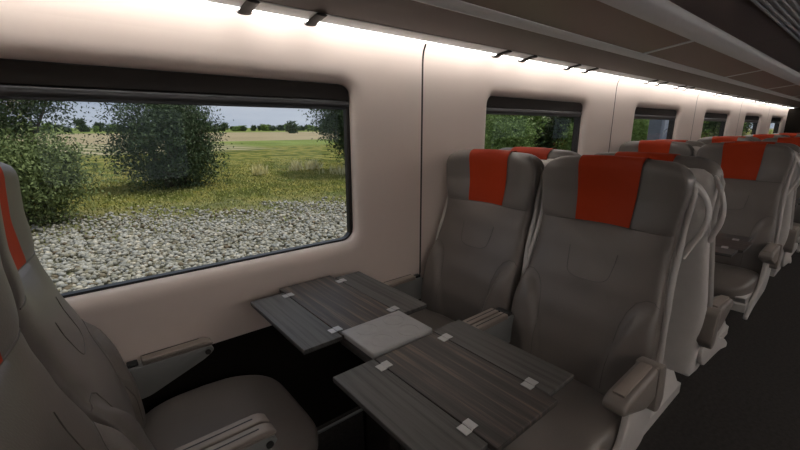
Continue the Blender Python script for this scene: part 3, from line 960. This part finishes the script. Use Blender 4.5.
# wood seen through the further windows
spots = [(12.6, 10.2, 1.0, 0), (17.4, 10.6, 1.0, 1.3), (22.2, 10.2, 1.0, 2.2), (27.2, 10.6, 1.05, 3.1), (32.4, 10.2, 1.05, 4.4), (38.0, 10.6, 1.1, 5.2), (44.5, 10.6, 1.1, .7), (51.5, 10.8, 1.2, 2.8),
         (14.9, 16.8, 1.05, 1.0), (20.0, 17.0, 1.1, 2.0), (25.2, 16.8, 1.1, 3.0), (30.4, 17.2, 1.1, 4.0), (36.0, 17.2, 1.2, 5.0), (42.5, 17.4, 1.25, 6.0), (50.0, 17.6, 1.3, 1.5),
         (15.0, 7.3, .42, 3.9), (19.8, 7.3, .42, 1.1), (10.3, 7.6, .42, 5.5)]
names = ['nearest tree of the wood, seen through the left half of the second window', 'darker tree of the wood, seen through the right half of the second window', 'tree of the wood seen at the left of the third window',
         'tree of the wood beside the grey stand-in, third window', 'tree of the wood seen through the fourth window', 'darker tree of the wood seen at the right of the fourth window',
         'tree of the wood seen through the fifth window', 'darker tree of the wood seen through the last window'] + ['tree standing deeper in the wood behind the trackside trees'] * 7 + \
        ['low bright green bush below the wood in the second window', 'low bright green bush between the second window view and the grey stand-in', 'small green bush hidden low at the left of the second window']
GW = 'trees of the wood beside the track'
protos = []
for i, (x, y, sc, tilt) in enumerate(spots):
    if i < 2:
        t = tree('tree', (x, y, GZ), names[i], 'tree', 'leaf_mid' if i == 0 else 'leaf_dark', (2.0, 1.7, 2.5, 2.9), (190, 130), .10, 21 + i, GW, low=.3, clump_r=.34); protos.append(t)
    else:
        t = copy_thing(protos[1 if i in (5, 7, 8, 10, 12, 14) else 0], (x, y, GZ), names[i], GW)
    if i >= 15: t.name = 'bush'; t['category'] = 'bush'
    t.scale = (sc, sc, sc); t.rotation_euler = (0, 0, tilt)

# far tree line
R = random.Random(5)
farp = []
for i in range(3):
    P, u, v, tt, c = foliage(3.2, 2.5, 3.0 + i * .6, 3.6 + i * .6, 40, 26, .75, 40 + i, .5, .9)
    e = empty('tree', (0, 0, 0), 'small distant tree in the hedge line on the horizon', 'tree', 'trees of the distant hedge line')
    quads_mesh('crown', P, u, v, tt, 'leaf_dark' if i != 1 else 'leaf_mid', e)
    V, F = tube_geo([(0, 0, 0), (0, 0, 3)], .35, 6); link_mesh('trunk', V, F, 'bark', e)
    farp.append(e)
cnt = 0
for i in range(78):
    y = 196 + 9 * (i % 2) + R.uniform(-1, 1); x = -25 + i * 2.2 + R.uniform(-.9, .9)
    if i < 3: t = farp[i]
    else: t = copy_thing(farp[i % 3], (0, 0, 0), 'small distant tree in the hedge line on the horizon')
    t.location = (x, y, GZ); s = R.uniform(.26, .50)
    t.scale = (s * 1.15, s * 1.15, s * R.uniform(.75, 1.2)); t.rotation_euler = (0, 0, R.uniform(0, 6))
for (px, y, s, l) in ((.465 * 120, 120, 1.15, 'larger field tree nearer than the horizon hedge, left of pair'), (.565 * 118, 118, 1.1, 'larger field tree nearer than the horizon hedge, right of pair')):
    t = copy_thing(farp[0], (px, y, GZ), l, 'field trees'); t.scale = (s * .5, s * .5, s * .45)

# grass tufts
def tuft(name, loc, label, cat, m, n, h, spread, seed, group=None, w=.012):
    R = np.random.default_rng(seed)
    b = R.normal(size=(n, 3)) * .10 * spread; b[:, 2] = 0
    d = R.normal(size=(n, 3)) * .22; d[:, 2] = 1; d /= np.linalg.norm(d, axis=1)[:, None]
    hh = h * R.uniform(.4, 1, n)
    side = np.cross(d, R.normal(size=(n, 3))); side /= np.linalg.norm(side, axis=1)[:, None]
    o = quads_mesh(name, b + d * (hh / 2)[:, None], side * w, d * (hh / 2)[:, None], R.uniform(0, 1, n), m)
    o.location = loc
    return tag(o, label, cat, group)
tl = ['straw coloured grass tuft in the meadow, leftmost of the three', 'straw coloured grass tuft in the meadow, middle of the three', 'straw coloured grass tuft in the meadow, rightmost of the three']
for i, (px, py) in enumerate(((6.0, 16.2), (7.95, 16.9), (8.75, 16.9))):
    tuft('grass_tuft', (px, py, GZ - .02), tl[i], 'grass tuft', 'straw', 130, .55, 1.3, 60 + i, 'straw grass tufts in the meadow', .03)
tuft('grass_tuft', (8.8, 14.2, GZ - .02), 'yellow grass clump at the foot of the dark tree, right window edge', 'grass tuft', 'straw', 140, .55, 3.5, 66, None, .014)
for i, (px, py) in enumerate(((6.7, 10.1), (6.3, 9.4), (7.3, 9.9))):
    tuft('weed', (px, py, GZ - .02), ['tall thin weed growing at gravel edge near right of window', 'thin weed standing in gravel, nearest of three', 'thin weed at gravel edge, furthest right'][i], 'weed', 'weed', 26, .75, 1.6, 70 + i, 'weeds at the edge of the gravel', .009)

# stand-in for a grey form outside the third window, probably an adjacent train
r = empty('trackside_standin', (12.0, 4.0, GZ), 'grey concrete shape with pale upper panel outside the third window', 'trackside stand-in')
boxes('standin_column', [(-.13, .13, -.15, .15, 0, 4.2)], 'standin', r, bev=.02)
prism('standin_block', round_poly([(.13, .0), (1.0, 0), (1.0, 1.90), (.75, 1.88), (.40, 1.80), (.13, 1.62)], .02, 3), 'y', -.12, .12, 'standin', r, .01)
prism('panel', round_poly([(.13, 1.64), (.40, 1.82), (.75, 1.90), (1.0, 1.92), (1.0, 4.1), (.13, 4.1)], .02, 3), 'y', -.08, .08, 'pale_standin', r, .01)

# short meadow grass growing between gravel and field
def short_grass():
    Rg = np.random.default_rng(91)
    n = 48000
    y = Rg.uniform(7.5, 25, n); x = Rg.uniform(-1.5, 12, n)
    k = (x < y * .95) & (x > -y * .1) & (Rg.random(n) < np.clip((y + .3 * x - 8.0) / 4.5, .04, 1) * np.clip((25 - y) / 12, 0, 1))
    x, y = x[k], y[k]; n = len(x)
    base = np.stack([x, y, np.full(n, GZ)], 1)
    d = Rg.normal(size=(n, 3)) * .5; d[:, 2] = 1; d /= np.linalg.norm(d, axis=1)[:, None]
    h = Rg.uniform(.03, .09, n)
    sd = np.cross(d, Rg.normal(size=(n, 3))); sd /= np.linalg.norm(sd, axis=1)[:, None]
    o = quads_mesh('meadow_grass', base + d * (h / 2)[:, None], sd * .018, d * (h / 2)[:, None], Rg.uniform(0, 1, n), 'weed')
    o['kind'] = 'stuff'; tag(o, 'short yellow green meadow grass between the gravel and the fields', 'grass')
short_grass()
